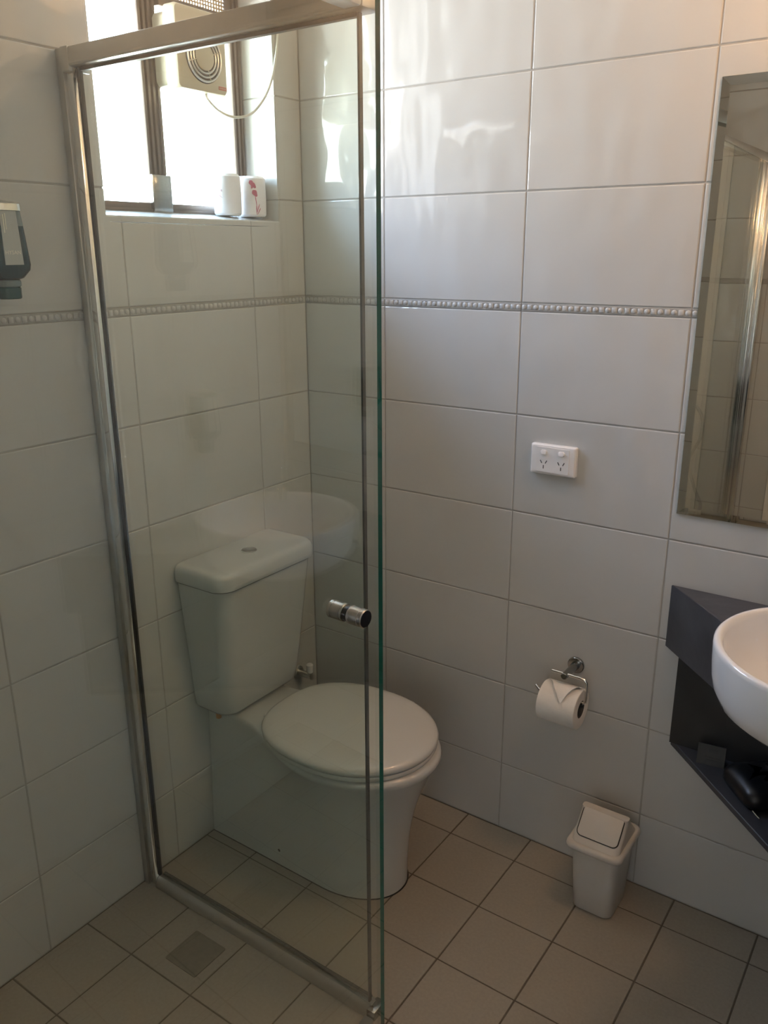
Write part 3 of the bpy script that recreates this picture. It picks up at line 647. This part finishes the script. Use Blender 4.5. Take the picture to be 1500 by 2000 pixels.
# ------------------------------------------------------------------ toilet roll holder and roll
T = thing('toilet_roll_holder', 'chrome toilet roll holder on the tiled wall', 'roll holder', (0.862, 0, 0.576))
obj('rosette', lathe([(0, 0.0004), (0.0215, 0.0004), (0.0215, 0.006), (0.020, 0.0075), (0, 0.0085)], 32, M=axis_matrix((0.862, 0, 0.576), (0, -1, 0))), 'dark_chrome', T)
obj('arm', lathe([(0.0115, 0.0), (0.0095, 0.02), (0.0085, 0.062), (0.0085, 0.073), (0.0070, 0.0745), (0, 0.0745)], 24, M=axis_matrix((0.862, -0.007, 0.576), (0, -1, 0.02))), 'dark_chrome', T)
YB = -0.070
bar = [(0.826, YB, 0.580), (0.860, YB, 0.580), (0.900, YB, 0.580), (0.912, YB, 0.578), (0.917, YB, 0.572), (0.918, YB, 0.562), (0.918, YB, 0.545), (0.918, YB, 0.528), (0.917, YB, 0.519), (0.911, YB, 0.514), (0.900, YB, 0.513), (0.860, YB, 0.513), (0.812, YB, 0.513), (0.800, YB, 0.515), (0.793, YB, 0.520), (0.785, YB, 0.528)]
obj('hanger_bar', tube(bar, 0.0038, 12), 'chrome', T)
rc = Vector((0.859, YB, 0.4955)); RL0, RL1 = 0.809, 0.908
T = thing('toilet_roll', 'white toilet roll with folded end hanging on the wall holder', 'toilet roll', (rc.x, rc.y, 0.4455))
Mr = axis_matrix((RL0, rc.y, rc.z), (1, 0, 0)); Lr = RL1 - RL0
obj('paper', lathe([(0.0225, 0.0), (0.0495, 0.0), (0.0508, 0.0015), (0.0508, Lr - 0.0015), (0.0495, Lr), (0.0225, Lr), (0.0225, 0.0)], 48, M=Mr), 'paper', T, True, 40)
obj('core', lathe([(0.0224, 0.0005), (0.0224, Lr - 0.0005), (0.0215, Lr - 0.0005), (0.0215, 0.0005), (0.0224, 0.0005)], 32, M=Mr), 'card', T)
bm = bmesh.new()                                  # end folded to a point, lifting off the roll
def rp(u, a, off): return Vector((RL0 + u, rc.y - (0.0508 + off) * math.cos(a), rc.z + (0.0508 + off) * math.sin(a)))
rows_ = []
for k in range(9):
    f_ = k / 8; a = math.radians(112 - 80 * f_); w0 = 0.002 + (Lr * 0.62 - 0.002) * f_; w1 = Lr - 0.002 - (Lr * 0.38 - 0.002 - 0.002) * f_
    off = 0.0012 + 0.0085 * math.sin(PI * min(1.0, f_ * 0.9)) ** 1.3
    rows_.append([rp(w0, a, off), rp(w1, a, off), rp(w1, a, off + 0.0012), rp(w0, a, off + 0.0012)])
obj('folded_end', loft(rows_), 'paper', T, True, 40)

# ------------------------------------------------------------------ swing-top bin
bx0, bx1, by0, by1 = 0.935, 1.075, -0.190, -0.026
T = thing('swing_bin', 'small beige swing-top bin on the floor', 'bin', ((bx0 + bx1) / 2, (by0 + by1) / 2, 0))
def bsec(z, ins, r=0.022): return at_z(rrect(bx0 + ins, bx1 - ins, by0 + ins * 1.15, by1 - ins * 1.15, r, 6), z)
obj('body', loft([bsec(0.0005, 0.022), bsec(0.004, 0.019), bsec(0.10, 0.0145), bsec(0.1855, 0.0105)]), 'bin_plastic', T, True, 50)
obj('rim', loft([bsec(0.182, 0.004), bsec(0.184, 0.001), bsec(0.190, -0.001), bsec(0.1965, 0.0), bsec(0.2005, 0.003), bsec(0.2008, 0.0075), bsec(0.1995, 0.011)], True, True), 'bin_plastic', T, True, 50)
yr = (by0 + by1) / 2; ym = yr; zr = 0.262
def hood(f):
    # from the rim outline (f = 0) to the ridge (f = 1)
    z = 0.1990 + (zr - 0.1990) * f; hy = ((by1 - by0) / 2 - 0.013) * (1 - f) + 0.010 * f; hx = ((bx1 - bx0) / 2 - 0.010) * (1 - f) + ((bx1 - bx0) / 2 - 0.0115) * f
    xc_ = (bx0 + bx1) / 2; r = min(0.016, hy * 0.7)
    return at_z(rrect(xc_ - hx, xc_ + hx, yr - hy, yr + hy, r, 6), z)
hood_o = obj('hood', loft([hood(0), hood(0.06), hood(0.3), hood(0.6), hood(0.88), hood(0.97), [(x, y, zr + 0.002) for x, y, z in hood(1.0)]]), 'bin_plastic', T, True, 45)
# flap on the front slope
A = Vector(((bx0 + bx1) / 2, yr - ((by1 - by0) / 2 - 0.013), 0.2005)); Bp = Vector(((bx0 + bx1) / 2, yr - 0.010, zr)); up = (Bp - A).normalized(); nn = Vector((0, -1, 0)); nn = (nn - up * nn.dot(up)).normalized(); SL = (Bp - A).length
def flap(ins, off, top):
    P = rrect(-0.0525 + ins, 0.0525 - ins, 0.016 + ins, SL - 0.001 + top, 0.014, 6, rs=(0.003, 0.003, 0.014 - ins, 0.014 - ins))
    return [A + Vector((1, 0, 0)) * u + up * v + nn * off for u, v in P]
obj('flap_gap_shade', loft([flap(0, -0.002, 0), flap(0, 0.0009, 0)]), 'dark_gap', T, False)  # dark sheet behind the flap, paints the shade of its gap
obj('flap', loft([flap(0.0022, -0.001, 0.001), flap(0.0022, 0.0016, 0.001), flap(0.0032, 0.0022, 0.0005)]), 'bin_plastic', T, True, 40)

# ------------------------------------------------------------------ shower fittings on the doorway wall (seen in the mirror)
T = thing('hand_shower', 'hand shower with a grey hose in the shower, seen in the mirror', 'shower', (0.57, YF + 0.03, 0.40))
obj('slide_bar', cyl((0.50, YF + 0.045, 0.95), (0.50, YF + 0.045, 1.60), 0.009, n=16), 'chrome', T)
for z in (0.97, 1.58): obj('bar_bracket', cyl((0.50, YF + 0.0005, z), (0.50, YF + 0.055, z), 0.011, n=16, bevel=0.002), 'chrome', T)
obj('hose', tube(catmull([(0.50, YF + 0.07, 0.93), (0.555, YF + 0.07, 0.925), (0.60, YF + 0.06, 0.86), (0.602, YF + 0.06, 0.77), (0.575, YF + 0.06, 0.70), (0.565, YF + 0.06, 0.63), (0.60, YF + 0.06, 0.53), (0.635, YF + 0.06, 0.45), (0.60, YF + 0.06, 0.40), (0.52, YF + 0.05, 0.45), (0.45, YF + 0.03, 0.60), (0.42, YF + 0.012, 0.80)], 8), 0.0075, 10), 'hose_grey', T)
obj('mixer_plate', lathe([(0, 0.0005), (0.055, 0.0005), (0.055, 0.008), (0.050, 0.012), (0.022, 0.013), (0.022, 0.05), (0.018, 0.054), (0, 0.054)], 32, M=axis_matrix((0.36, YF, 1.05), (0, 1, 0))), 'chrome', T)
obj('hand_piece', cyl((0.50, YF + 0.06, 1.50), (0.50, YF + 0.13, 1.66), 0.012, 0.030, n=20, bevel=0.003), 'chrome', T)

# ------------------------------------------------------------------ ceiling lamp near the vanity (outside the picture, its light is warm)
T = thing('ceiling_lamp', 'warm globe lamp on the ceiling by the vanity, outside the picture', 'lamp', (1.47, -0.34, 2.28))
obj('lamp_base', lathe([(0, ZC - 0.0005), (0.05, ZC - 0.0005), (0.05, ZC - 0.03), (0.03, ZC - 0.05), (0.03, 2.345), (0, 2.345)], 32, M=Matrix.Translation((1.47, -0.34, 0))), 'white_plastic', T)
obj('lamp_globe', lathe([(0.07 * math.sin(PI * k / 20) if 0 < k < 20 else 0, 2.28 - 0.07 * math.cos(PI * k / 20)) for k in range(21)], 32, M=Matrix.Translation((1.47, -0.34, 0))), 'lamp_diffuser', T)
